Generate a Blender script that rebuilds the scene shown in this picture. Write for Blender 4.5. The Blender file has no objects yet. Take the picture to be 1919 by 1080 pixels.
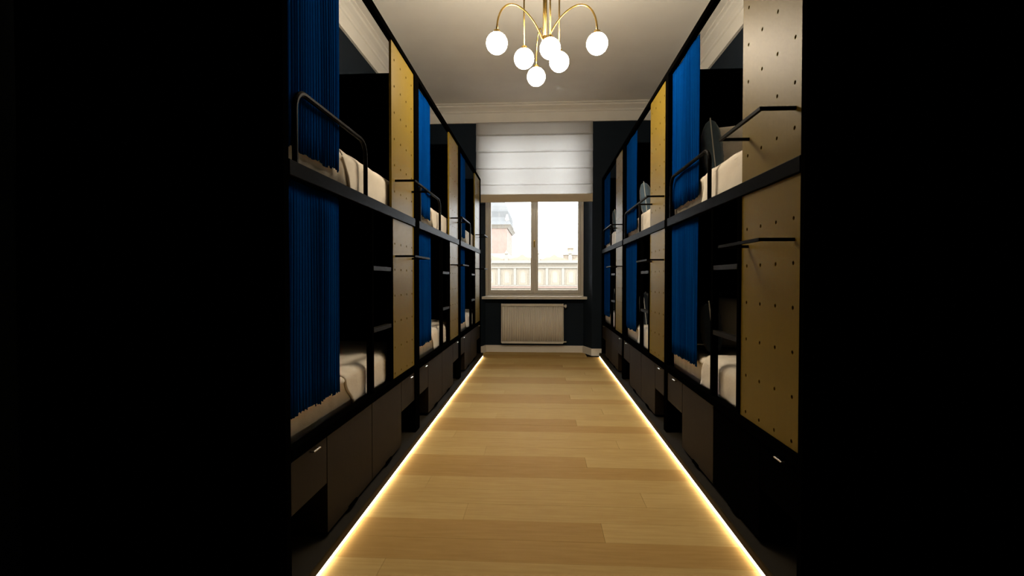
import bpy, bmesh, math, random
from mathutils import Vector, Matrix
random.seed(7)
scene = bpy.context.scene
COL = scene.collection
PI = math.pi

# ------------------------------------------------------------------ camera
cam_d = bpy.data.cameras.new('camera')
cam = bpy.data.objects.new('camera', cam_d)
COL.objects.link(cam)
cam_d.sensor_width = 36.0
cam_d.lens = 935.0 / 1919.0 * 36.0
cam_d.clip_start = 0.05
cam_d.clip_end = 500
cam.location = (0, 0, 1.3)
cam.rotation_euler = (math.radians(90 - 1.04), 0, math.radians(3.336))
scene.camera = cam

# ------------------------------------------------------------------ light and exposure
SKY = 8.0
SUN = 1.2  # strength of the added fill sun
GLOBE = 80.0
LED = 12.0
world = bpy.data.worlds.new('overcast_sky')
scene.world = world
world.use_nodes = True
bg = world.node_tree.nodes['Background']
bg.inputs['Color'].default_value = (0.90, 0.95, 1.0, 1)
bg.inputs['Strength'].default_value = SKY
fill_sun_d = bpy.data.lights.new('fill_sun', 'SUN')  # added to brighten the facades outside; the sky itself is overcast
fill_sun_d.energy = SUN
fill_sun_d.angle = math.radians(12)
fill_sun_d.color = (1.0, 0.93, 0.84)
fill_sun = bpy.data.objects.new('fill_sun', fill_sun_d)
COL.objects.link(fill_sun)
fill_sun.rotation_euler = (math.radians(52), 0, math.radians(-28))
scene.view_settings.view_transform = 'Standard'
scene.view_settings.look = 'None'
scene.view_settings.gamma = 1
scene.view_settings.exposure = 0.2
scene.view_settings.use_curve_mapping = False


# ------------------------------------------------------------------ materials
def new_mat(name):
    m = bpy.data.materials.new(name)
    m.use_nodes = True
    nt = m.node_tree
    return m, nt, nt.nodes['Principled BSDF']


def noise(nt, scale, detail=3.0, stretch=None):
    tc = nt.nodes.new('ShaderNodeTexCoord')
    mp = nt.nodes.new('ShaderNodeMapping')
    if stretch:
        mp.inputs['Scale'].default_value = stretch
    nt.links.new(tc.outputs['Object'], mp.inputs['Vector'])
    n = nt.nodes.new('ShaderNodeTexNoise')
    n.inputs['Scale'].default_value = scale
    n.inputs['Detail'].default_value = detail
    nt.links.new(mp.outputs['Vector'], n.inputs['Vector'])
    return n


def add_var(nt, p, col, var, scale, stretch=None, detail=3.0):
    n = noise(nt, scale, detail, stretch)
    r = nt.nodes.new('ShaderNodeValToRGB')
    r.color_ramp.elements[0].position = 0.3
    r.color_ramp.elements[1].position = 0.7
    r.color_ramp.elements[0].color = tuple(c * (1 - var) for c in col) + (1,)
    r.color_ramp.elements[1].color = tuple(min(1, c * (1 + var)) for c in col) + (1,)
    nt.links.new(n.outputs['Fac'], r.inputs['Fac'])
    nt.links.new(r.outputs['Color'], p.inputs['Base Color'])
    return n


def add_bump(nt, p, scale, strength, dist=0.01, stretch=None, detail=3.0):
    n = noise(nt, scale, detail, stretch)
    b = nt.nodes.new('ShaderNodeBump')
    b.inputs['Strength'].default_value = strength
    b.inputs['Distance'].default_value = dist
    nt.links.new(n.outputs['Fac'], b.inputs['Height'])
    nt.links.new(b.outputs['Normal'], p.inputs['Normal'])


def simple(name, col, rough=0.6, spec=0.5, metal=0.0, var=0.0, vscale=8, stretch=None, bump=None, sheen=0.0):
    m, nt, p = new_mat(name)
    p.inputs['Base Color'].default_value = tuple(col) + (1,)
    p.inputs['Roughness'].default_value = rough
    p.inputs['Specular IOR Level'].default_value = spec
    p.inputs['Metallic'].default_value = metal
    if sheen:
        p.inputs['Sheen Weight'].default_value = sheen
    if var:
        add_var(nt, p, col, var, vscale, stretch)
    if bump:
        add_bump(nt, p, *bump)
    return m


def emit(name, col, strength):
    m, nt, p = new_mat(name)
    p.inputs['Base Color'].default_value = (0.8, 0.8, 0.8, 1)
    p.inputs['Emission Color'].default_value = tuple(col) + (1,)
    p.inputs['Emission Strength'].default_value = strength
    return m


M = {}
M['plaster_white'] = simple('plaster_white', (0.86, 0.83, 0.77), 0.85, 0.2, var=0.02, vscale=3)
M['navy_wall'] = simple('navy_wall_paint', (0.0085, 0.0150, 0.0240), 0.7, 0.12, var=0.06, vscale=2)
M['trim_white'] = simple('white_trim_paint', (0.72, 0.68, 0.61), 0.45, 0.4)
M['black_metal'] = simple('black_powder_coated_steel', (0.0011, 0.0010, 0.0009), 0.7, 0.0, var=0.1, vscale=40)
M['rung'] = simple('lit_black_steel_rung', (0.010, 0.0085, 0.007), 0.5, 0.05)  # black steel, its base colour lightened to carry the light on the rungs
M['bar_steel'] = simple('black_tube_steel', (0.0045, 0.0038, 0.0028), 0.5, 0.02)
M['rail_satin'] = simple('satin_black_steel', (0.0012, 0.0011, 0.0010), 0.45, 0.01)
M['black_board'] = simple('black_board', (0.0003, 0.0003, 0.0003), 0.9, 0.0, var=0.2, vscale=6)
M['brown_board'] = simple('dark_brown_laminate', (0.016, 0.0105, 0.0052), 0.6, 0.1, var=0.12, vscale=3, stretch=(1, 12, 1))
M['black_front'] = simple('near_black_front', (0.0012, 0.0011, 0.0010), 0.8, 0.0, var=0.1, vscale=6)  # near-black colour for a few fronts of the nearest right bunk
M['plinth_brown'] = simple('dark_brown_plinth', (0.028, 0.018, 0.010), 0.7, 0.1, var=0.1, vscale=5)
M['plinth_top'] = simple('grey_plinth_board', (0.022, 0.018, 0.012), 0.8, 0.05, var=0.12, vscale=5)
M['brass_panel'] = simple('satin_mustard_metal', (0.165, 0.108, 0.012), 0.46, 0.10, metal=0.0, var=0.03, vscale=60, stretch=(1, 1, 0.05))
M['brass_panel'].node_tree.nodes['Principled BSDF'].inputs['Specular Tint'].default_value = (1.0, 0.84, 0.60, 1)
M['brass'] = simple('polished_brass', (0.40, 0.27, 0.085), 0.33, 0.5, metal=1.0, var=0.03, vscale=30)
M['steel'] = simple('brushed_steel', (0.6, 0.58, 0.55), 0.3, 0.5, metal=1.0)
M['linen'] = simple('cream_bed_linen', (0.74, 0.66, 0.54), 0.9, 0.15, var=0.03, vscale=14, bump=(60, 0.25, 0.003), sheen=0.2)
M['sheet'] = simple('white_cotton_sheet', (0.76, 0.69, 0.57), 0.9, 0.15, var=0.04, vscale=10, bump=(60, 0.25, 0.003))
M['navy_cushion'] = simple('slate_blue_cushion_cloth', (0.060, 0.095, 0.130), 0.85, 0.2, var=0.15, vscale=18, sheen=0.2)
M['dark_cushion'] = simple('dark_navy_cushion_cloth', (0.008, 0.013, 0.020), 0.9, 0.15, var=0.15, vscale=18, sheen=0.1)
M['fur'] = simple('dark_blue_grey_fur', (0.09, 0.11, 0.16), 0.9, 0.2, var=0.5, vscale=25)
M['piping'] = simple('pale_piping', (0.45, 0.46, 0.44), 0.8, 0.2)
M['rad_white'] = simple('radiator_enamel', (0.66, 0.62, 0.54), 0.4, 0.4)
M['win_white'] = simple('white_window_lacquer', (0.62, 0.57, 0.49), 0.4, 0.4)
M['hem_beige'] = simple('beige_blind_hem', (0.52, 0.43, 0.30), 0.85, 0.2, bump=(90, 0.2, 0.002))
M['globe'] = emit('opal_glass_globe', (1.0, 0.86, 0.66), GLOBE)
M['led'] = emit('warm_led_tape', (1.0, 0.87, 0.66), LED)
M['square'] = simple('pale_stone_paving', (0.186, 0.171, 0.149), 0.9, 0.2, var=0.1, vscale=0.5)
M['render_cream'] = simple('cream_render', (0.212, 0.182, 0.141), 0.9, 0.2, var=0.04, vscale=0.4)
M['render_shade'] = simple('sand_render', (0.223, 0.182, 0.138), 0.9, 0.2, var=0.04, vscale=0.4)
M['stone_pale'] = simple('pale_limestone', (0.212, 0.192, 0.163), 0.9, 0.2, var=0.05, vscale=0.8)
M['brick_pink'] = simple('weathered_pink_brick', (0.208, 0.156, 0.130), 0.9, 0.2, var=0.06, vscale=2)
M['roof_grey'] = simple('grey_metal_roof', (0.130, 0.131, 0.130), 0.8, 0.05, var=0.06, vscale=1)
M['rose_band'] = simple('rose_stone_band', (0.231, 0.164, 0.134), 0.9, 0.2)
M['far_white'] = simple('white_stone', (0.249, 0.237, 0.218), 0.9, 0.2)
M['far_glass'] = simple('distant_window_glass', (0.149, 0.138, 0.119), 0.3, 0.5)


def wood(name, c0, c1):
    m, nt, p = new_mat(name)
    n1 = noise(nt, 5.0, 6.0, (0.9, 9.0, 1.0))
    n2 = noise(nt, 1.3, 2.0, (0.6, 2.0, 1.0))
    mx = nt.nodes.new('ShaderNodeMath')
    mx.operation = 'MULTIPLY_ADD'
    mx.inputs[1].default_value = 0.7
    nt.links.new(n1.outputs['Fac'], mx.inputs[0])
    ml = nt.nodes.new('ShaderNodeMath')
    ml.operation = 'MULTIPLY'
    ml.inputs[1].default_value = 0.3
    nt.links.new(n2.outputs['Fac'], ml.inputs[0])
    nt.links.new(ml.outputs[0], mx.inputs[2])
    r = nt.nodes.new('ShaderNodeValToRGB')
    r.color_ramp.elements[0].position = 0.35
    r.color_ramp.elements[1].position = 0.65
    r.color_ramp.elements[0].color = c0 + (1,)
    r.color_ramp.elements[1].color = c1 + (1,)
    nt.links.new(mx.outputs[0], r.inputs['Fac'])
    nt.links.new(r.outputs['Color'], p.inputs['Base Color'])
    p.inputs['Roughness'].default_value = 0.62
    p.inputs['Specular IOR Level'].default_value = 0.02
    return m


M['oak_light'] = wood('light_oak', (0.530, 0.352, 0.128), (0.605, 0.415, 0.162))
M['oak_mid'] = wood('oak', (0.510, 0.330, 0.117), (0.575, 0.392, 0.148))
M['oak_dark'] = wood('honey_oak', (0.440, 0.265, 0.084), (0.505, 0.313, 0.106))


def curtain_mat():
    m, nt, p = new_mat('royal_blue_corded_cloth')
    n = noise(nt, 30.0, 3.0, (0.2, 6.0, 0.03))
    r = nt.nodes.new('ShaderNodeValToRGB')
    r.color_ramp.elements[0].position = 0.3
    r.color_ramp.elements[1].position = 0.75
    r.color_ramp.elements[0].color = (0.0002, 0.015, 0.090, 1)
    r.color_ramp.elements[1].color = (0.0005, 0.034, 0.155, 1)
    nt.links.new(n.outputs['Fac'], r.inputs['Fac'])
    nt.links.new(r.outputs['Color'], p.inputs['Base Color'])
    p.inputs['Roughness'].default_value = 0.9
    p.inputs['Specular IOR Level'].default_value = 0.0
    p.inputs['Sheen Weight'].default_value = 0.35
    p.inputs['Sheen Roughness'].default_value = 0.6
    p.inputs['Sheen Tint'].default_value = (0.004, 0.10, 0.42, 1)
    return m


M['curtain'] = curtain_mat()


def blind_mat():
    m, nt, p = new_mat('translucent_white_blind_cloth')
    p.inputs['Base Color'].default_value = (0.74, 0.72, 0.68, 1)
    p.inputs['Roughness'].default_value = 0.9
    p.inputs['Specular IOR Level'].default_value = 0.1
    add_bump(nt, p, 60, 0.12, 0.002, (0.3, 1, 4))
    t = nt.nodes.new('ShaderNodeBsdfTranslucent')
    t.inputs['Color'].default_value = (0.90, 0.88, 0.86, 1)
    mx = nt.nodes.new('ShaderNodeMixShader')
    mx.inputs['Fac'].default_value = 0.70
    nt.links.new(p.outputs[0], mx.inputs[1])
    nt.links.new(t.outputs[0], mx.inputs[2])
    nt.links.new(mx.outputs[0], nt.nodes['Material Output'].inputs['Surface'])
    return m


M['blind'] = blind_mat()


def glass_mat():
    m, nt, p = new_mat('clear_window_glass')
    tr = nt.nodes.new('ShaderNodeBsdfTransparent')
    tr.inputs['Color'].default_value = (0.98, 0.985, 0.98, 1)
    gl = nt.nodes.new('ShaderNodeBsdfGlossy')
    gl.inputs['Roughness'].default_value = 0.0
    fr = nt.nodes.new('ShaderNodeFresnel')
    fr.inputs['IOR'].default_value = 1.5
    mx = nt.nodes.new('ShaderNodeMixShader')
    nt.links.new(fr.outputs[0], mx.inputs['Fac'])
    nt.links.new(tr.outputs[0], mx.inputs[1])
    nt.links.new(gl.outputs[0], mx.inputs[2])
    nt.links.new(mx.outputs[0], nt.nodes['Material Output'].inputs['Surface'])
    return m


M['glass'] = glass_mat()


# ------------------------------------------------------------------ mesh helpers
class MB:
    """collects shapes; build() links them as one mesh object"""

    def __init__(self):
        self.v, self.f = [], []

    def add(self, vs, fs):
        o = len(self.v)
        self.v += [tuple(p) for p in vs]
        self.f += [tuple(i + o for i in q) for q in fs]
        return self

    def box(self, x0, x1, y0, y1, z0, z1):
        return self.add([(x0, y0, z0), (x1, y0, z0), (x1, y1, z0), (x0, y1, z0),
                         (x0, y0, z1), (x1, y0, z1), (x1, y1, z1), (x0, y1, z1)],
                        [(0, 3, 2, 1), (4, 5, 6, 7), (0, 1, 5, 4), (1, 2, 6, 5), (2, 3, 7, 6), (3, 0, 4, 7)])

    def prism(self, poly, z0, z1):
        n = len(poly)
        vs = [(x, y, z0) for x, y in poly] + [(x, y, z1) for x, y in poly]
        fs = [tuple(range(n - 1, -1, -1)), tuple(range(n, 2 * n))]
        fs += [(i, (i + 1) % n, n + (i + 1) % n, n + i) for i in range(n)]
        return self.add(vs, fs)

    def extrude_y(self, poly, y0, y1):
        """poly in (x,z)"""
        n = len(poly)
        vs = [(x, y0, z) for x, z in poly] + [(x, y1, z) for x, z in poly]
        fs = [tuple(range(n)), tuple(range(2 * n - 1, n - 1, -1))]
        fs += [((i + 1) % n, i, n + i, n + (i + 1) % n) for i in range(n)]
        return self.add(vs, fs)

    def extrude_x(self, poly, x0, x1):
        """poly in (y,z)"""
        n = len(poly)
        vs = [(x0, y, z) for y, z in poly] + [(x1, y, z) for y, z in poly]
        fs = [tuple(range(n - 1, -1, -1)), tuple(range(n, 2 * n))]
        fs += [(i, (i + 1) % n, n + (i + 1) % n, n + i) for i in range(n)]
        return self.add(vs, fs)

    def lathe(self, prof, n=24, c=(0, 0, 0), rot=0.0):
        vs, fs = [], []
        for r, z in prof:
            for k in range(n):
                a = rot + 2 * PI * k / n
                vs.append((c[0] + r * math.cos(a), c[1] + r * math.sin(a), c[2] + z))
        for i in range(len(prof) - 1):
            for k in range(n):
                a, b = i * n + k, i * n + (k + 1) % n
                fs.append((a, b, b + n, a + n))
        fs.append(tuple(range(n - 1, -1, -1)))
        o = (len(prof) - 1) * n
        fs.append(tuple(range(o, o + n)))
        return self.add(vs, fs)

    def tube(self, pts, r, n=10, up=(0, 0, 1), rot=0.0):
        pts = [Vector(p) for p in pts]
        tans = []
        for i in range(len(pts)):
            a = (pts[i] - pts[i - 1]).normalized() if i else None
            b = (pts[i + 1] - pts[i]).normalized() if i < len(pts) - 1 else None
            tans.append((a, b))
        t0 = tans[0][1]
        u = Vector(up)
        if abs(u.dot(t0)) > 0.9:
            u = Vector((1, 0, 0)) if abs(t0.x) < 0.9 else Vector((0, 1, 0))
        nrm = (u - t0 * u.dot(t0)).normalized()
        rings = []
        prev = t0
        for i, p in enumerate(pts):
            a, b = tans[i]
            if a is None or b is None:
                t = a or b
                nrm = prev.rotation_difference(t) @ nrm
                prev = t
                bn = t.cross(nrm)
                ring = [p + nrm * (r * math.cos(rot + 2 * PI * k / n)) + bn * (r * math.sin(rot + 2 * PI * k / n)) for k in range(n)]
            else:
                nrm = prev.rotation_difference(a) @ nrm
                prev = a
                bn = a.cross(nrm)
                mid = (a + b).normalized()
                ring = []
                for k in range(n):
                    q = nrm * (r * math.cos(rot + 2 * PI * k / n)) + bn * (r * math.sin(rot + 2 * PI * k / n))
                    s = -q.dot(mid) / max(0.2, a.dot(mid))
                    ring.append(p + q + a * s)
            rings.append(ring)
        vs = [tuple(q) for ring in rings for q in ring]
        fs = []
        for i in range(len(rings) - 1):
            for k in range(n):
                a, b = i * n + k, i * n + (k + 1) % n
                fs.append((a, b, b + n, a + n))
        fs.append(tuple(range(n - 1, -1, -1)))
        o = (len(rings) - 1) * n
        fs.append(tuple(range(o, o + n)))
        return self.add(vs, fs)

    def sphere(self, c, r, n=24, m=14):
        prof = []
        for i in range(m + 1):
            a = -PI / 2 + PI * i / m
            prof.append((max(r * math.cos(a), r * 0.01), r * math.sin(a)))
        return self.lathe(prof, n, c)

    def grid(self, fn, nu, nv):
        vs = [fn(i / nu, j / nv) for j in range(nv + 1) for i in range(nu + 1)]
        w = nu + 1
        fs = [(j * w + i, j * w + i + 1, (j + 1) * w + i + 1, (j + 1) * w + i) for j in range(nv) for i in range(nu)]
        return self.add(vs, fs)

    def mesh(self, name, mat=None, smooth=False):
        me = bpy.data.meshes.new(name)
        me.from_pydata(self.v, [], self.f)
        bm = bmesh.new()
        bm.from_mesh(me)
        bmesh.ops.recalc_face_normals(bm, faces=bm.faces)
        bm.to_mesh(me)
        bm.free()
        if smooth:
            for p in me.polygons:
                p.use_smooth = True
        if mat:
            me.materials.append(M[mat])
        return me

    def build(self, name, mat, parent=None, smooth=False, bevel=0.0):
        return link(name, self.mesh(name, mat, smooth), parent, bevel)


def link(name, me, parent=None, bevel=0.0):
    o = bpy.data.objects.new(name, me)
    COL.objects.link(o)
    if parent:
        o.parent = parent
    if bevel:
        b = o.modifiers.new('edge', 'BEVEL')
        b.width = bevel
        b.segments = 1
        b.limit_method = 'ANGLE'
    return o


def tag(o, label=None, cat=None, group=None, kind=None):
    if label:
        o['label'] = label
    if cat:
        o['category'] = cat
    if group:
        o['group'] = group
    if kind:
        o['kind'] = kind
    return o


def empty(name, loc=(0, 0, 0), rz=0.0):
    o = bpy.data.objects.new(name, None)
    COL.objects.link(o)
    o.empty_display_size = 0.1
    o.location = loc
    o.rotation_euler = (0, 0, rz)
    return o


def bx(name, mat, parent, *b, bevel=0.0):
    return MB().box(*b).build(name, mat, parent, bevel=bevel)


def struct(o, label):
    return tag(o, label, kind='structure')


# ------------------------------------------------------------------ room shell
XW, YN, YP, YB = 2.117, -1.3, 8.49, 8.85      # side walls, near wall, pier face, niche back
ZC = 4.24                                      # ceiling
ZCOR = 3.945                                   # underside of cornice
NB0, NB1, NF0, NF1 = -0.99, 0.745, -1.10, 0.86  # niche: back edges, front edges

struct(bx('ceiling', 'plaster_white', None, -XW - 0.2, XW + 0.2, YN - 0.2, 9.3, ZC, ZC + 0.2), 'plain white plaster ceiling')
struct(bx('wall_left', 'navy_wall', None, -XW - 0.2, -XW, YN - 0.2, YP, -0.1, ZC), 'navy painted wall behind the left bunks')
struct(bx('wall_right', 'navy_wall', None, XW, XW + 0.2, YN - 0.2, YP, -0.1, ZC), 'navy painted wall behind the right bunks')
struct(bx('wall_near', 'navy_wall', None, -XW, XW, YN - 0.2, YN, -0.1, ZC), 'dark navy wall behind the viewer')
w = MB()
w.prism([(-XW - 0.2, YP), (NF0, YP), (NB0, YB), (NB0, 9.2), (-XW - 0.2, 9.2)], -0.1, ZC)
w.prism([(XW + 0.2, YP), (XW + 0.2, 9.2), (NB1, 9.2), (NB1, YB), (NF1, YP)], -0.1, ZC)
w.box(NB0, NB1, YB, 9.2, -0.1, 0.945)
w.box(NB0, NB1, YB, 9.2, 3.88, ZC)
w.prism([(NF0, YP), (NF1, YP), (NB1, YB), (NB0, YB)], 3.88, ZC)
struct(w.build('wall_far', 'navy_wall'), 'navy wall with a splayed window niche')

# floor: sub-floor with individual oak boards laid across the aisle
floor = struct(bx('floor', 'plinth_brown', None, -XW, XW, YN, 9.2, -0.1, -0.018), 'oak board floor of the aisle')
PITCH = 0.196
row0 = 2.26 - 17 * PITCH
k = 0
y = row0
while y < YB:
    m5 = (k - 17) % 5
    y1 = min(y + PITCH, YB) - 0.0003
    x0, x1 = -0.985, 0.985
    ja = {0: None, 1: 0.318, 2: -0.42, 3: 0.60, 4: -0.72}[m5]
    mats = {0: ('oak_dark', 'oak_dark'), 1: ('oak_dark', 'oak_light'), 2: ('oak_light', 'oak_mid'), 3: ('oak_mid', 'oak_light'), 4: ('oak_light', 'oak_mid')}[m5]
    if y < 1.75:
        x0, x1 = -XW, XW
    if y1 > YP:
        x0, x1 = NB0 - 0.02, NB1 + 0.02
    elif y1 > 8.3:
        x0, x1 = -XW, XW
    if y1 - y > 0.01 and y > YN:
        spans = [(x0, x1, mats[0])] if ja is None else [(x0, ja - 0.0006, mats[0]), (ja + 0.0006, x1, mats[1])]
        for a, b, mt in spans:
            o = bx('floor_plank', mt, floor, a, b, y + 0.0003, y1, -0.018, random.uniform(-0.0004, 0.0))
    y += PITCH
    k += 1

# cornice (profile: distance from wall, height)
CP = [(0, ZCOR), (0.030, ZCOR), (0.030, 4.105), (0.045, 4.115), (0.050, 4.14), (0.075, 4.165), (0.115, 4.19), (0.120, 4.215), (0.15, 4.222), (0.15, ZC), (0, ZC)]
struct(MB().extrude_y([(-XW + d, z) for d, z in CP], YN, YP).build('trim_1', 'plaster_white'), 'white plaster cornice along the left wall')
struct(MB().extrude_y([(XW - d, z) for d, z in CP], YN, YP).build('trim_2', 'plaster_white'), 'white plaster cornice along the right wall')
struct(MB().extrude_x([(YP - d, z) for d, z in CP], -XW, XW).build('trim_3', 'plaster_white'), 'white plaster cornice above the window blind')

# baseboard around the niche and piers
t = 0.018
path = [(-XW, YP), (NF0, YP), (NB0, YB), (NB1, YB), (NF1, YP), (XW, YP)]
inner = [(-XW, YP - t), (NF0 + t * 0.7, YP - t), (NB0 + t, YB - t), (NB1 - t, YB - t), (NF1 - t * 0.7, YP - t), (XW, YP - t)]
bb = MB()
for i in range(5):
    q = [path[i], path[i + 1], inner[i + 1], inner[i]]
    bb.prism(q, 0.0, 0.112)
    q2 = [path[i], path[i + 1], tuple((a + b) / 2 for a, b in zip(path[i + 1], inner[i + 1])), tuple((a + b) / 2 for a, b in zip(path[i], inner[i]))]
    bb.prism(q2, 0.112, 0.12)
struct(bb.build('baseboard_far', 'trim_white'), 'white baseboard round the window niche')

# window
win = struct(empty('window_1', (0, YB, 0)), 'white two-sash casement window over the square')
WX0, WX1, WZ0, WZ1 = NB0, NB1, 0.995, 3.875
fy0, fy1 = 0.0, 0.09
g = MB()
g.box(WX0, WX0 + 0.055, fy0, fy1, WZ0, WZ1)
g.box(WX1 - 0.055, WX1, fy0, fy1, WZ0, WZ1)
g.box(WX0 + 0.055, WX1 - 0.055, fy0, fy1, WZ0, WZ0 + 0.05)
g.box(WX0 + 0.055, WX1 - 0.055, fy0, fy1, WZ1 - 0.06, WZ1)
g.box(-0.14, -0.096, -0.016, 0.0, WZ0 + 0.05, WZ1 - 0.06)
g.build('window_frame', 'win_white', win, bevel=0.004)
for xa, xb, nm in ((-0.932, -0.121, 0), (-0.115, 0.688, 1)):
    pa, pb = (-0.888, -0.182) if nm == 0 else (-0.054, 0.646)
    s = MB()
    sy0, sy1 = -0.012, 0.05
    zb, zt = WZ0 + 0.048, WZ1 - 0.055
    s.box(xa, pa, sy0, sy1, zb, zt)
    s.box(pb, xb, sy0, sy1, zb, zt)
    s.box(pa, pb, sy0, sy1, zb, 1.105)
    s.box(pa, pb, sy0, sy1, zt - 0.06, zt)
    so = s.build('sash', 'win_white', win, bevel=0.005)
    bx('pane', 'glass', so, pa - 0.004, pb + 0.004, 0.018, 0.024, 1.10, zt - 0.055)
h = MB()
h.box(-0.134, -0.104, -0.024, -0.016, 1.86, 1.985)
h.tube([(-0.119, -0.022, 1.955), (-0.119, -0.055, 1.955), (-0.119, -0.06, 1.95), (-0.119, -0.06, 1.865)], 0.009, 8)
h.build('window_handle', 'brass', win, smooth=False)
sill = MB().box(NB0 - 0.05, NB1 + 0.055, -0.16, 0.0, 0.945, 0.992)
sill.build('window_sill', 'trim_white', win, bevel=0.006)

# ------------------------------------------------------------------ roman blind
blind = tag(empty('roman_blind', (0, YP - 0.05, ZCOR)), 'white roman blind half lowered over the window', 'blind')
BX0, BX1 = -1.10, 0.861
levels = [3.945, 3.72, 3.437, 3.157, 2.885, 2.725]
for i in range(5):
    zt, zb = levels[i] - ZCOR, levels[i + 1] - ZCOR

    def fold(u, v, zt=zt, zb=zb):
        z = zt + (zb - zt) * v
        bulge = -0.030 * v ** 1.6 - 0.008 * math.sin(v * PI) - 0.002 * math.sin(u * 17 + i)
        if v > 0.93:
            bulge += 0.022 * (v - 0.93) / 0.07
        return (BX0 + (BX1 - BX0) * u, bulge, z)
    fo = MB().grid(fold, 24, 14).build('blind_fold', 'blind', blind, smooth=True)
    sm = fo.modifiers.new('cloth', 'SOLIDIFY')
    sm.thickness = 0.002
    bx('rod_pocket', 'blind', blind, BX0 + 0.005, BX1 - 0.005, -0.012, -0.004, zb - 0.006, zb + 0.006) if i < 4 else None
bx('hem_bar', 'hem_beige', blind, BX0 + 0.06, BX1, -0.020, -0.004, 2.593 - ZCOR, 2.728 - ZCOR, bevel=0.004)

# ------------------------------------------------------------------ radiator
rad = tag(empty('radiator', (0, 8.73, 0)), 'white ribbed panel radiator under the window', 'radiator')
RX0, RX1, RZ0, RZ1 = -0.70, 0.392, 0.168, 0.866
NR = 26


def rib(u, v):
    return (RX0 + 0.012 + (RX1 - RX0 - 0.024) * u, 0.008 * max(-0.35, math.cos(u * NR * 2 * PI)) + 0.004, RZ0 + 0.02 + (RZ1 - RZ0 - 0.05) * v)


fp = MB().grid(rib, NR * 8, 1).build('front_panel', 'rad_white', rad, smooth=True)
sm = fp.modifiers.new('sheet', 'SOLIDIFY')
sm.thickness = 0.0015
bx('back_panel', 'rad_white', rad, RX0 + 0.012, RX1 - 0.012, 0.07, 0.076, RZ0 + 0.02, RZ1 - 0.03)
for a in (RX0, RX1 - 0.012):
    bx('side_cover', 'rad_white', rad, a, a + 0.012, -0.012, 0.085, RZ0 + 0.01, RZ1, bevel=0.003)
gr = MB()
for k in range(28):
    xa = RX0 + 0.014 + k * (RX1 - RX0 - 0.03) / 27
    gr.box(xa - 0.004, xa + 0.004, 0.0, 0.075, RZ1 - 0.014, RZ1 - 0.002)
gr.box(RX0 + 0.01, RX1 - 0.01, -0.012, 0.0, RZ1 - 0.04, RZ1 - 0.001)
gr.build('top_grille', 'rad_white', rad)
bx('bottom_rail', 'rad_white', rad, RX0 + 0.01, RX1 - 0.01, -0.012, 0.0, RZ0, RZ0 + 0.035, bevel=0.003)
v = MB()
v.tube([(RX1, 0.04, 0.825), (RX1 + 0.03, 0.04, 0.825)], 0.012, 10)
v.lathe([(0.016, 0), (0.02, 0.01), (0.02, 0.045), (0.014, 0.05)], 12, (RX1 + 0.036, 0.04, 0.80))
v.build('thermostat_valve', 'trim_white', rad)
v = MB()
v.tube([(RX1, 0.04, 0.195), (RX1 + 0.045, 0.04, 0.195), (RX1 + 0.045, 0.11, 0.195)], 0.011, 10)
v.build('return_pipe', 'steel', rad)
v = MB()
v.tube([(RX1 + 0.036, 0.04, 0.80), (RX1 + 0.036, 0.06, 0.79), (RX1 + 0.036, 0.11, 0.79)], 0.008, 10)
v.build('supply_pipe', 'steel', rad)
for xa in (-0.5, 0.2):
    bx('wall_bracket', 'steel', rad, xa, xa + 0.03, 0.076, 0.12, 0.3, 0.75)

# ------------------------------------------------------------------ plinths and LED tapes
PY0, PY1 = {'left': 1.89, 'right': 1.93}, {'left': 8.255, 'right': 8.325}
PZ = 0.07
for side, sg in (('left', -1), ('right', 1)):
    y0, y1 = PY0[side], PY1[side]
    pl = tag(empty('bunk_plinth', (sg * 0.975, y0, 0)), f'low dark brown plinth under the {side} row of bunk beds', 'plinth')
    bx('plinth_riser', 'plinth_brown', pl, -0.012 if sg > 0 else 0.0, 0.0 if sg > 0 else 0.012, 0, y1 - y0, 0.024, PZ - 0.012)
    bx('plinth_board', 'plinth_top', pl, *((-0.012, 1.14) if sg > 0 else (-1.14, 0.012)), 0, y1 - y0, PZ - 0.012, PZ)
    bx('plinth_core', 'plinth_brown', pl, *((0.012, 1.14) if sg > 0 else (-1.14, -0.012)), 0.0, y1 - y0, 0.0, PZ - 0.012)
    led = MB().box(sg * 0.972 - 0.006, sg * 0.972 + 0.006, y0 + 0.01, y1 - 0.01, 0.004, 0.020)
    tag(led.build('led_strip', 'led'), f'glowing warm LED strip along the floor under the {side} bunk plinth', 'light strip')

# ------------------------------------------------------------------ bunk beds
L = 2.12
DEP = 1.10
ZTOP0, ZTOP1 = 2.915, 2.955
ZM0, ZM1 = 1.715, 1.780
ZR0, ZR1 = 0.560, 0.612
PW = 0.585


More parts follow.
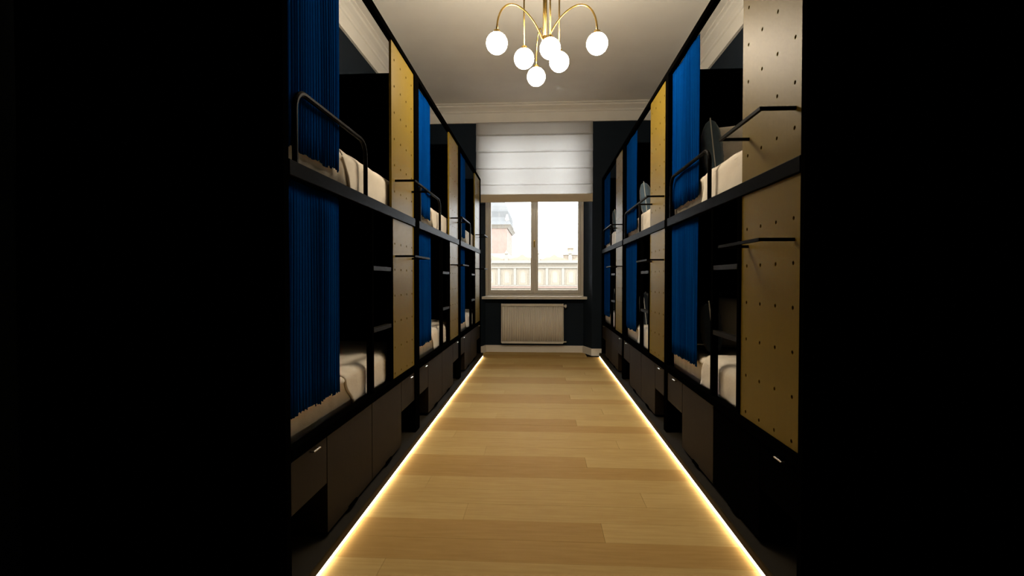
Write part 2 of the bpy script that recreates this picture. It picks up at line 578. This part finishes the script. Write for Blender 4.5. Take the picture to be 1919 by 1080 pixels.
def perforated(y0, y1, z0, z1, xa, xb, rows, hr=0.0085):
    mb = MB()
    cols = [y0 + (y1 - y0) / 2 + (i - 1.5) * 0.151 for i in range(4)]
    ye = [y0] + [(cols[i] + cols[i + 1]) / 2 for i in range(3)] + [y1]
    ze = [z0] + [(rows[i] + rows[i + 1]) / 2 for i in range(len(rows) - 1)] + [z1]
    for ci, cy in enumerate(cols):
        for ri, cz in enumerate(rows):
            a, b, c, d = ye[ci], ye[ci + 1], ze[ri], ze[ri + 1]
            ring = []
            for (p, q) in (((a, c), (b, c)), ((b, c), (b, d)), ((b, d), (a, d)), ((a, d), (a, c))):
                for s in (0, 1 / 3, 2 / 3):
                    ring.append((p[0] + (q[0] - p[0]) * s, p[1] + (q[1] - p[1]) * s))
            hole = []
            for k in range(12):
                an = -PI * 0.75 + 2 * PI * k / 12
                hole.append((cy + hr * math.cos(an), cz + hr * math.sin(an)))
            vs = [(xa, p[0], p[1]) for p in ring] + [(xa, p[0], p[1]) for p in hole] + \
                 [(xb, p[0], p[1]) for p in ring] + [(xb, p[0], p[1]) for p in hole]
            fs = []
            for k in range(12):
                k2 = (k + 1) % 12
                fs += [(k, k2, 12 + k2, 12 + k), (24 + k2, 24 + k, 36 + k, 36 + k2), (12 + k, 12 + k2, 36 + k2, 36 + k)]
            o = len(mb.v)
            mb.add(vs, fs)
            # rim of the sheet
            for cond, rng in ((ri == 0, (0, 1, 2)), (ci == 3, (3, 4, 5)), (ri == len(rows) - 1, (6, 7, 8)), (ci == 0, (9, 10, 11))):
                if cond:
                    for k in rng:
                        k2 = (k + 1) % 12
                        mb.f.append((o + k2, o + k, o + 24 + k, o + 24 + k2))
    me = bpy.data.meshes.new('perforated_panel')
    me.from_pydata(mb.v, [], mb.f)
    bm = bmesh.new()
    bm.from_mesh(me)
    bmesh.ops.remove_doubles(bm, verts=bm.verts, dist=0.0002)
    bmesh.ops.recalc_face_normals(bm, faces=bm.faces)
    bm.to_mesh(me)
    bm.free()
    me.materials.append(M['brass_panel'])
    return me


ROWS_UP = [1.364 + 0.18 * k for k in range(3, 9)]
ROWS_LO = [1.364 + 0.18 * k for k in range(-4, 2)]
CACHE = {}


def part(key, name, maker, parent):
    """share mesh data between alike parts of different bunks"""
    if key not in CACHE:
        CACHE[key] = maker()
    return link(name, CACHE[key], parent)


def boxm(name, mat, *b, bevel=0.0):
    def f():
        mb = MB().box(*b)
        me = mb.mesh(name, mat)
        if bevel:
            bm = bmesh.new()
            bm.from_mesh(me)
            bmesh.ops.bevel(bm, geom=list(bm.edges), offset=bevel, segments=1, affect='EDGES')
            bm.to_mesh(me)
            bm.free()
        return me
    return f


def rounded_rail(y0, y1, z0, z1, r, n=6, x=0.012):
    pts = [(x, y0, z0)]
    for k in range(n + 1):
        a = PI - k * PI / 2 / n
        pts.append((x, y0 + r + r * math.cos(a), z1 - r + r * math.sin(a)))
    for k in range(n + 1):
        a = PI / 2 - k * PI / 2 / n
        pts.append((x, y1 - r + r * math.cos(a), z1 - r + r * math.sin(a)))
    pts.append((x, y1, z0))
    return pts


def bunk(side, pos, origin, rz):
    s = side
    p0 = 1.445 if s == 'left' else 1.495
    p1 = p0 + PW
    root = tag(empty('bunk_bed', origin, rz), f'{pos} black steel bunk bed with perforated mustard panels in the {side} row', 'bunk bed', f'bunk beds of the {side} row')

    def P(name, mat, *b, bevel=0.0):
        return part((s, name, mat) + tuple(round(q, 4) for q in b), name, boxm(name, mat, *b, bevel=bevel), root)

    B = 'black_metal'
    # posts
    P('post', B, -0.04, 0.0, 0.0, 0.045, PZ, ZTOP1, bevel=0.003)
    P('post', B, -0.04, 0.0, p1 + 0.002, L - 0.001, PZ, ZTOP1, bevel=0.003)
    P('post', B, -DEP, -DEP + 0.04, 0.0, 0.045, PZ, ZTOP1)
    P('post', B, -DEP, -DEP + 0.04, L - 0.046, L - 0.001, PZ, ZTOP1)
    # long rails
    ya, yb = 0.045, p1 + 0.002
    P('top_rail', B, -0.04, 0.0, ya, yb, ZTOP0, ZTOP1, bevel=0.003)
    P('upper_bed_rail', 'rail_satin', -0.04, 0.002, ya, yb, ZM0, ZM1, bevel=0.003)
    P('lower_bed_rail', B, -0.04, 0.002, ya, yb, ZR0, ZR1, bevel=0.003)
    P('back_rail', B, -DEP, -DEP + 0.04, ya, L - 0.046, ZM0, ZM1)
    P('back_rail', B, -DEP, -DEP + 0.04, ya, L - 0.046, ZR0, ZR1)
    # solid black ends
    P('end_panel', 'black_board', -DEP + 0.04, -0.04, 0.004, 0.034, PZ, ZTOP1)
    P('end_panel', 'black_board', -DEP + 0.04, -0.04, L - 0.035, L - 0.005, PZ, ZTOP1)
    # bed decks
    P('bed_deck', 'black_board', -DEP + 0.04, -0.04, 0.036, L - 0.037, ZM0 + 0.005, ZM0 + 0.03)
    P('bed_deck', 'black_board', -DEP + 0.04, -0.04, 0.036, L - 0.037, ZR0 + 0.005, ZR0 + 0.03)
    # perforated sheets
    for nm, z0, z1, rows in (('u', ZM1 + 0.001, ZTOP0 - 0.001, ROWS_UP), ('l', ZR1 + 0.001, ZM0 - 0.001, ROWS_LO)):
        part((s, 'perf', nm), 'perforated_panel', lambda z0=z0, z1=z1, rows=rows: perforated(p0, p1, z0, z1, -0.010, -0.026, rows), root)
    # ladder between the two beds
    st0 = p0 - 0.43
    stile_hi = P('ladder_stile', B, -0.036, -0.002, p0 - 0.036, p0 - 0.001, ZR1, ZM0)
    P('ladder_stile', B, -0.036, -0.002, st0, st0 + 0.034, ZR1, ZM0)
    for z in (1.352, 0.975):
        P('ladder_rung', 'rung', -0.034, -0.004, st0 + 0.034, p0 - 0.036, z, z + 0.026)
    # guard rail of the upper bed
    g0, g1 = (0.125, 0.955) if s == 'left' else (0.095, 0.99)

    def guard():
        return MB().tube(rounded_rail(g0, g1, ZM1, 2.088, 0.085, x=-0.015), 0.0125, 8, up=(1, 0, 0), rot=PI / 8).mesh('guard_rail', 'bar_steel')
    part((s, 'guard'), 'guard_rail', guard, root)
    # step bars on the panels
    for z in (1.980, 1.458):
        def bar(z=z):
            return MB().tube([(-0.012, p0 + 0.525, z), (0.125, p0 + 0.525, z), (0.125, p0 + 0.08, z), (-0.012, p0 + 0.08, z)], 0.0095, 4, rot=PI / 4).mesh('step_bar', 'bar_steel')
        part((s, 'bar', z), 'step_bar', bar, root)
    # storage fronts under the lower bed
    if s == 'left':
        short = [(0.046, 0.398), (1.66, p1)]
        big = [(0.402, 1.028), (1.032, 1.656)]
    else:
        short = [(0.046, 0.455), (1.728, p1)]
        big = [(0.459, 1.103), (1.107, 1.724)]
    zt = ZR0 - 0.006
    for a, b in short:
        dark = (side == 'right' and pos == 'nearest' and a > 1)
        fl = P('flap_front', 'black_front' if dark else 'brown_board', -0.030, -0.010, a + 0.002, b - 0.002, 0.335, zt)
        ym = a + 0.6 * (b - a)
        hd = MB().tube([(-0.012, ym - 0.03, zt - 0.012), (0.008, ym - 0.03, zt - 0.012), (0.008, ym + 0.03, zt - 0.012), (-0.012, ym + 0.03, zt - 0.012)], 0.004, 6)
        link('handle', part_mesh((s, 'hd', a), hd, 'steel'), fl)
    for a, b in big:
        dark = (side == 'right' and pos == 'nearest' and a > 1)
        mt = 'black_front' if dark else 'brown_board'
        dr = P('drawer', mt, -0.62, -0.010, a + 0.002, b - 0.002, 0.094, zt)
        ym = (a + b) / 2
        link('finger_pull', part_mesh((s, 'fp', a), MB().box(-0.02, -0.002, ym - 0.055, ym + 0.055, 0.086, 0.104), 'black_metal'), dr)
    # cubby backs behind the short fronts
    for a, b in short:
        P('cubby_back', 'black_board', -0.60, -0.58, a + 0.002, b - 0.002, PZ + 0.002, zt)
    return root


def part_mesh(key, mb, mat):
    if key not in CACHE:
        CACHE[key] = mb.mesh(key[1], mat)
    return CACHE[key]


# ------------------------------------------------------------------ soft furnishings (in bunk coordinates)
def wob(a, b, ph):
    return (math.sin(a * 9.1 + ph) * math.cos(b * 7.3 + ph * 1.7) + 0.5 * math.sin(a * 21 + b * 13 + ph * 2.3) + 0.35 * math.sin(b * 33 - a * 17 + ph)) / 1.85


def curtain_mesh(y0, y1, z0, z1, seed):
    rnd = random.Random(seed)
    wdt = y1 - y0
    nu = int(wdt / 0.0026)
    nz = 10
    ph = rnd.uniform(0, 6)
    np_ = wdt / 0.026
    hem = []
    hv = 0
    for i in range(nu + 1):
        if i % 5 == 0:
            hv = rnd.uniform(-0.008, 0.006) + 0.004 * math.sin(i * 0.08 + ph)
        hem.append(hv)

    def f(u, v):
        y = y0 + wdt * u
        a = u * np_ * 2 * PI + ph + 0.7 * math.sin(u * 7 + ph)
        amp = 0.0016 + 0.0012 * v + 0.0008 * math.sin(u * 11 + ph)
        x = -0.036 + amp * math.sin(a) + 0.0010 * math.sin(a * 2.63) + 0.003 * math.sin(u * 9 + v * 2 + ph)
        zb = z0 + hem[int(round(u * nu))]
        z = z1 + (zb - z1) * v
        return (x, y + 0.003 * math.cos(a) + 0.006 * math.sin(v * 4 + ph) * v, z)
    return MB().grid(f, nu, nz)


def mattress_mesh(zb, zt, seed):
    ph = seed * 1.3
    y0, y1 = 0.05, L - 0.05
    prof = []  # (x,z) from bottom front up and back
    r = 0.045
    prof.append((-0.058, zb))
    prof.append((-0.058, zt - r))
    for k in range(1, 6):
        a = k * PI / 2 / 5
        prof.append((-0.048 - r + r * math.cos(a), zt - r + r * math.sin(a)))
    for k in range(1, 9):
        prof.append((-0.12 - 0.112 * k, zt))
    prof.append((-1.035, zt - 0.03))
    prof.append((-1.035, zb))
    n = len(prof)

    def f(u, v):
        i = min(int(round(v * (n - 1))), n - 1)
        x, z = prof[i]
        y = y0 + (y1 - y0) * u
        w_ = wob(y * 2.2, z * 3 + x, ph)
        if 0 < i < n - 1:
            x += 0.004 * w_ + 0.0015 * math.sin(y * 60 + ph)
            z += 0.004 * w_ if i > 3 else 0
        return (x, y, z)
    mb = MB().grid(f, 90, n - 1)
    w_ = 91
    mb.f.append(tuple(j * w_ for j in range(n)))
    mb.f.append(tuple(j * w_ + 90 for j in range(n - 1, -1, -1)))
    mb.f.append(tuple(list(range(0, 91)) + [(n - 1) * w_ + i for i in range(90, -1, -1)]))
    return mb


def duvet_mesh(zb, zt, start, slant, seed):
    ph = seed * 2.1
    y1 = L - 0.055
    prof = []
    prof.append((-0.050, zb))
    nd = 7
    r = 0.065
    for k in range(nd):
        prof.append((-0.048, zb + (zt - r - zb) * (k + 1) / nd))
    for k in range(1, 8):
        a = k * PI / 2 / 7
        prof.append((-0.048 - r + r * math.cos(a), zt - r + r * math.sin(a)))
    for k in range(1, 14):
        prof.append((-0.115 - k * 0.068, zt))
    n = len(prof)

    def f(u, v):
        t_ = v * (n - 1)
        i = min(int(round(t_)), n - 1)
        x, z = prof[i]
        low = max(0.0, (zt - z) / (zt - zb))
        ys = start + slant * low ** 1.2 - 0.05 * min(1, i / n) + 0.012 * math.sin(i * 0.9 + ph)
        y = ys + (y1 - ys) * u
        w_ = wob(y * 1.5, x * 2.0 + z * 2.5, ph)
        edge = min(1.0, min(u, 1 - u) * 14)
        puff = 0.005 * (w_ + 0.3) * edge
        lip = 0.010 * math.exp(-(u / 0.035) ** 2) - 0.008 * (1 - min(1, u * 30))
        crease = 0.002 * math.sin((y - 1.7 * z) * 26 + ph) * edge * low
        if low > 0.55:
            x += puff * 0.55 + crease * 0.8 + lip * 0.5
        else:
            x += puff * 0.5 * low + crease * 0.5
            z += puff + lip
        # rounded foot corner
        if u > 0.93:
            z -= 0.05 * ((u - 0.93) / 0.07) ** 2 * (1 - low)
        x = min(x, -0.046)
        return (x, y, z)
    return MB().grid(f, 60, n - 1)


def pillow_mesh(w_, h_, t_, seed, sag=0.0, pw=0.55):
    """stands in the local x-z plane, thickness along y, base at z=0"""
    ph = seed

    def surf(sign):
        def f(u, v):
            a, b = u * 2 - 1, v * 2 - 1
            th = t_ / 2 * ((1 - abs(a) ** 2.6) * (1 - abs(b) ** 2.6)) ** pw
            x = a * w_ / 2 * (1 - 0.07 * (1 - b * b))
            z = h_ / 2 + b * h_ / 2 * (1 - 0.07 * (1 - a * a))
            th *= 1 + 0.08 * wob(a, b, ph)
            y = sign * th - sag * (b * b)
            return (x + 0.004 * wob(b * 1.5, a, ph), y, z)
        return f
    mb = MB()
    mb.grid(surf(1), 22, 22)
    mb.grid(surf(-1), 22, 22)
    return mb


def weld(o, d=0.0004):
    bm = bmesh.new()
    bm.from_mesh(o.data)
    bmesh.ops.remove_doubles(bm, verts=bm.verts, dist=d)
    bmesh.ops.recalc_face_normals(bm, faces=bm.faces)
    bm.to_mesh(o.data)
    bm.free()


def place(o, origin, rz):
    o.location = origin
    o.rotation_euler = (0, 0, rz)
    return o


POS = ['nearest', 'middle', 'farthest']
BEDS = []
for side in ('left', 'right'):
    for i in range(3):
        if side == 'left':
            BEDS.append((side, POS[i], (-1.0, 1.89 + L * i, 0), 0.0, i))
        else:
            BEDS.append((side, POS[i], (1.0, 1.96 + L * (i + 1), 0), PI, i))

for side, pos, org, rz, i in BEDS:
    bunk(side, pos, org, rz)

seed = 1
for side, pos, org, rz, i in BEDS:
    for lvl, zd, zhang, ztop in (('upper', ZM0 + 0.03, 1.848, ZTOP0 - 0.002), ('lower', ZR0 + 0.03, 0.722, ZM0 - 0.002)):
        seed += 1
        c0, c1 = (0.075, 0.625) if side == 'left' else (0.065, 0.705)
        cu = curtain_mesh(c0, c1, zhang, ztop, seed).build('bunk_curtain', 'curtain', None, smooth=True)
        sm = cu.modifiers.new('cloth', 'SOLIDIFY')
        sm.thickness = 0.0025
        place(cu, org, rz)
        tag(cu, f'blue pleated curtain on the {lvl} berth of the {pos} {side} bunk bed', 'curtain', 'blue bunk curtains')
        zmt = zd + (0.235 if lvl == 'upper' else 0.195)
        mt = mattress_mesh(zd, zmt, seed).build('mattress', 'sheet', None, smooth=True)
        place(mt, org, rz)
        tag(mt, f'mattress in a white sheet on the {lvl} berth of the {pos} {side} bunk bed', 'mattress', 'bunk mattresses')
        du = duvet_mesh(zd + 0.012, zmt + 0.022, 0.70 if side == 'left' else 0.82, 0.13 if side == 'left' else -0.09, seed).build('duvet', 'linen', None, smooth=True)
        sm = du.modifiers.new('cloth', 'SOLIDIFY')
        sm.thickness = 0.010
        sm.offset = -1
        place(du, org, rz)
        tag(du, f'cream duvet on the {lvl} berth of the {pos} {side} bunk bed', 'duvet', 'cream duvets')
        if side == 'right':
            c, sn = math.cos(rz), math.sin(rz)

            def W(x, y, z):
                return (org[0] + x * c - y * sn, org[1] + x * sn + y * c, z)
            wp = pillow_mesh(0.62, 0.47 if lvl == 'upper' else 0.39, 0.16, seed).build('pillow', 'linen', None, smooth=True)
            weld(wp)
            wp.location = W(-0.50, 0.52, zmt + 0.012)
            wp.rotation_euler = (math.radians(18), 0, rz + math.radians(-36))
            tag(wp, f'white pillow propped up on the {lvl} berth of the {pos} right bunk bed', 'pillow', 'white pillows of the right bunks')
            nc = pillow_mesh(0.34, 0.36, 0.135, seed + 0.5, pw=0.33).build('cushion', 'navy_cushion' if lvl == 'upper' else 'dark_cushion', None, smooth=True)
            weld(nc)
            nc.location = W(-0.185, 0.58, zmt + 0.010)
            nc.rotation_euler = (math.radians(-6), 0, math.radians(74))
            tag(nc, f'{"slate blue" if lvl == "upper" else "dark navy"} cushion on the {lvl} berth of the {pos} right bunk bed', 'cushion', 'blue cushions of the right bunks')
            pts = []
            for kk in range(49):
                q = kk % 48
                e, f_ = divmod(q, 12)
                w1 = f_ / 6 - 1
                aa, bb_ = ((w1, -1), (1, w1), (-w1, 1), (-1, -w1))[e]
                pts.append((aa * 0.17 * (1 - 0.07 * (1 - bb_ * bb_)), 0, 0.18 + bb_ * 0.18 * (1 - 0.07 * (1 - aa * aa))))
            MB().tube(pts, 0.004, 6).build('piping', 'piping', nc)

# fluffy throw cushion on the nearest lower right berth
side, pos, org, rz, i = BEDS[3]
rnd = random.Random(3)
fz = ZR0 + 0.03 + 0.195
fc = pillow_mesh(0.40, 0.42, 0.14, 4.4).build('fur_cushion', 'dark_cushion', None, smooth=True)
weld(fc)
fc.location = (org[0] + 0.50, org[1] - 0.26, fz + 0.01)
fc.rotation_euler = (math.radians(8), 0, PI + math.radians(3))
tag(fc, 'fluffy dark blue fur cushion behind the pillow on the nearest lower right berth', 'cushion')
fm = MB()
for poly in list(fc.data.polygons):
    for _ in range(3):
        c0 = poly.center + Vector((rnd.uniform(-.008, .008), 0, rnd.uniform(-.008, .008)))
        nrm = (poly.normal + Vector((rnd.uniform(-.7, .7), rnd.uniform(-.4, .4), rnd.uniform(-.5, .8)))).normalized()
        tip = c0 + nrm * rnd.uniform(0.015, 0.04)
        s1 = nrm.orthogonal().normalized() * 0.003
        s2 = nrm.cross(s1)
        fm.add([c0 + s1, c0 - s1 * 0.5 + s2, c0 - s1 * 0.5 - s2, tip], [(0, 1, 3), (1, 2, 3), (2, 0, 3)])
fo = fm.build('fur', 'fur', fc)
fo['kind'] = 'stuff'

# ------------------------------------------------------------------ chandelier
CX, CY = 0.03, 4.06
GZ = 3.10
GR = 0.081
ch = tag(empty('chandelier', (CX, CY, 0)), 'brass chandelier with six glowing white globes', 'chandelier')
MB().lathe([(0.02, 0), (0.17, 0.005), (0.175, 0.018), (0.175, 0.035)], 32, (0, 0, ZC - 0.036)).build('ceiling_canopy', 'brass', ch, smooth=False)
MB().tube([(0, 0, ZC - 0.03), (0, 0, 3.20)], 0.017, 14).build('stem', 'brass', ch, smooth=True)
MB().lathe([(0.004, -0.035), (0.018, -0.03), (0.026, -0.012), (0.026, 0.03), (0.018, 0.04)], 18, (0, 0, 3.215)).build('hub', 'brass', ch, smooth=False)


def globe(x, y, parent):
    MB().sphere((x, y, GZ), GR).build('globe', 'globe', parent, smooth=True)
    MB().lathe([(0.012, 0), (0.024, 0.0), (0.024, 0.022), (0.010, 0.03)], 16, (x, y, GZ + GR - 0.006)).build('globe_cap', 'brass', parent)


for gx, gy in ((-0.339, 3.828), (0.426, 3.881), (-0.045, 4.479)):
    dx, dy = gx - CX, gy - CY
    R = math.hypot(dx, dy)
    ux, uy = dx / R, dy / R
    pts = []
    # rises from the hub, arches over and drops onto the globe
    P0, P1, P2, P3 = (0.012, 3.195), (R * 0.33, 3.50), (R * 0.98, 3.52), (R, GZ + GR + 0.02)
    for k in range(25):
        t_ = k / 24
        b0, b1, b2, b3 = (1 - t_) ** 3, 3 * t_ * (1 - t_) ** 2, 3 * t_ * t_ * (1 - t_), t_ ** 3
        r_ = b0 * P0[0] + b1 * P1[0] + b2 * P2[0] + b3 * P3[0]
        z_ = b0 * P0[1] + b1 * P1[1] + b2 * P2[1] + b3 * P3[1]
        pts.append((ux * r_, uy * r_, z_))
    arm = MB().tube(pts, 0.0075, 10).build('arm', 'brass', ch, smooth=True)
    globe(dx, dy, arm)
for gx, gy in ((-0.141, 4.108), (0.069, 3.94), (0.148, 4.185)):
    dx, dy = gx - CX, gy - CY
    rod = MB().tube([(dx, dy, ZC - 0.02), (dx, dy, GZ + GR + 0.01)], 0.0065, 10).build('hanging_rod', 'brass', ch, smooth=True)
    globe(dx, dy, rod)

# ------------------------------------------------------------------ the square outside
struct(bx('ground_square', 'square', None, -90, 90, 12, 160, -5.3, -5.0), 'pale paved town square outside')

# long market hall
hall = tag(empty('market_hall', (0, 50, -5)), 'long cream arcaded hall with a decorated parapet across the square', 'building')
HZ = 8.0  # wall height above the square
bx('hall_wall', 'render_cream', hall, -30, 26, 0, 8.5, 0, HZ)
bx('cornice', 'stone_pale', hall, -30.2, 26.2, -0.35, 0.0, HZ - 0.12, HZ + 0.16)
bx('string_course', 'stone_pale', hall, -30.1, 26.1, -0.16, 0.0, HZ - 0.62, HZ - 0.50)
bx('base_band', 'rose_band', hall, -30.1, 26.1, -0.22, 0.0, HZ - 2.60, HZ - 2.42)
bx('ledge', 'stone_pale', hall, -30.1, 26.1, -0.28, 0.0, HZ - 2.42, HZ - 2.32)


def arch_prism(x, w_, z0, zs, y0, y1):
    poly = [(x - w_ / 2, z0), (x + w_ / 2, z0)]
    for k in range(0, 11):
        a = k * PI / 10
        poly.append((x + w_ / 2 * math.cos(a), zs + w_ / 2 * math.sin(a)))
    return MB().extrude_y(poly, y0, y1)


for k in range(-9, 9):
    x = -3.42 + k * 1.60
    bx('pilaster', 'stone_pale', hall, x - 0.93, x - 0.67, -0.12, 0, HZ - 2.3, HZ - 0.64)
    ar = arch_prism(x, 0.86, HZ - 2.3, HZ - 1.25, -0.05, 0.0).build('arched_window', 'render_shade', hall)
    arch_prism(x, 0.5, HZ - 2.1, HZ - 1.22, -0.07, -0.05).build('pane', 'stone_pale', ar)
    arch_prism(x, 0.98, HZ - 5.0 + 0.02, HZ - 3.9, -0.06, 0.0).build('arcade_bay', 'far_glass', hall)
# decorated parapet: scrolled crests between small piers
for k in range(-6, 6):
    x = -1.9 + k * 3.2
    poly = [(x - 1.5, HZ + 0.16), (x + 1.5, HZ + 0.16)]
    for j in range(0, 21):
        u = 1 - j / 10
        poly.append((x + 1.5 * u, HZ + 0.34 + 0.36 * math.exp(-(u / 0.42) ** 2) + 0.06 * math.cos(u * 12)))
    MB().extrude_y(poly, 0.1, 0.4).build('parapet_crest', 'render_shade', hall)
    pr = bx('parapet_pier', 'stone_pale', hall, x + 1.42, x + 1.78, 0.0, 0.5, HZ + 0.16, HZ + 0.62)
    MB().lathe([(0.16, 0), (0.10, 0.10), (0.20, 0.24), (0.14, 0.36), (0.04, 0.46), (0.03, 0.62)], 10, (x + 1.6, 0.25, HZ + 0.62)).build('finial', 'stone_pale', pr)
# little turret on the parapet
tu = MB().lathe([(0.75, 0), (0.75, 0.55), (0.85, 0.62), (0.62, 0.85), (0.35, 1.0), (0.30, 1.25), (0.42, 1.32), (0.18, 1.55), (0.05, 1.8)], 12, (3.0, 1.4, HZ + 0.1))
tu.build('turret', 'render_shade', hall)

# square brick tower with bell roof
tw = tag(empty('town_tower', (-9.6, 66.0, -5)), 'tall square brick tower with a grey bell-shaped roof', 'tower')
ct, st_ = 1, 0


def sq(r, z):
    return [(-r, -r, z), (r, -r, z), (r, r, z), (-r, r, z)]


def sq_loft(levels_, name, mat, parent):
    mb = MB()
    vs = []
    for r, z in levels_:
        vs += sq(r, z)
    fs = [(3, 2, 1, 0)]
    for i_ in range(len(levels_) - 1):
        for k_ in range(4):
            a, b = i_ * 4 + k_, i_ * 4 + (k_ + 1) % 4
            fs.append((a, b, b + 4, a + 4))
    o = (len(levels_) - 1) * 4
    fs.append((o, o + 1, o + 2, o + 3))
    return mb.add(vs, fs).build(name, mat, parent)


EV = 12.7
sq_loft([(6.3, 0), (6.3, 8.2), (6.1, 8.9), (5.6, 9.4)], 'tower_base', 'stone_pale', tw)
sq_loft([(5.45, 9.4), (5.45, EV)], 'tower_shaft', 'brick_pink', tw)
sq_loft([(5.55, EV - 0.25), (5.75, EV), (5.95, EV + 0.18)], 'eaves_cornice', 'stone_pale', tw)
rf = sq_loft([(5.95, EV + 0.18), (5.65, EV + 0.6), (5.5, EV + 1.1), (5.6, EV + 1.8), (5.4, EV + 2.5), (5.0, EV + 3.4), (4.2, EV + 4.5), (2.6, EV + 5.6), (1.6, EV + 6.3), (1.4, EV + 8.6), (1.7, EV + 8.8), (0.3, EV + 11)], 'bell_roof', 'roof_grey', tw)
for sx in (-1, 1):
    for sy in (-1, 1):
        MB().lathe([(0.30, 0), (0.22, 0.3), (0.30, 0.5), (0.16, 0.9), (0.04, 1.5)], 8, (sx * 5.45, sy * 5.45, EV + 0.3)).build('corner_pinnacle', 'far_white', rf)
for x in (-2.4, 2.4):
    o = arch_prism(x, 1.1, 9.9, 11.4, -5.5, -5.44).build('tower_window', 'stone_pale', tw)
    arch_prism(x, 0.7, 10.1, 11.3, -5.52, -5.5).build('pane', 'far_glass', o)
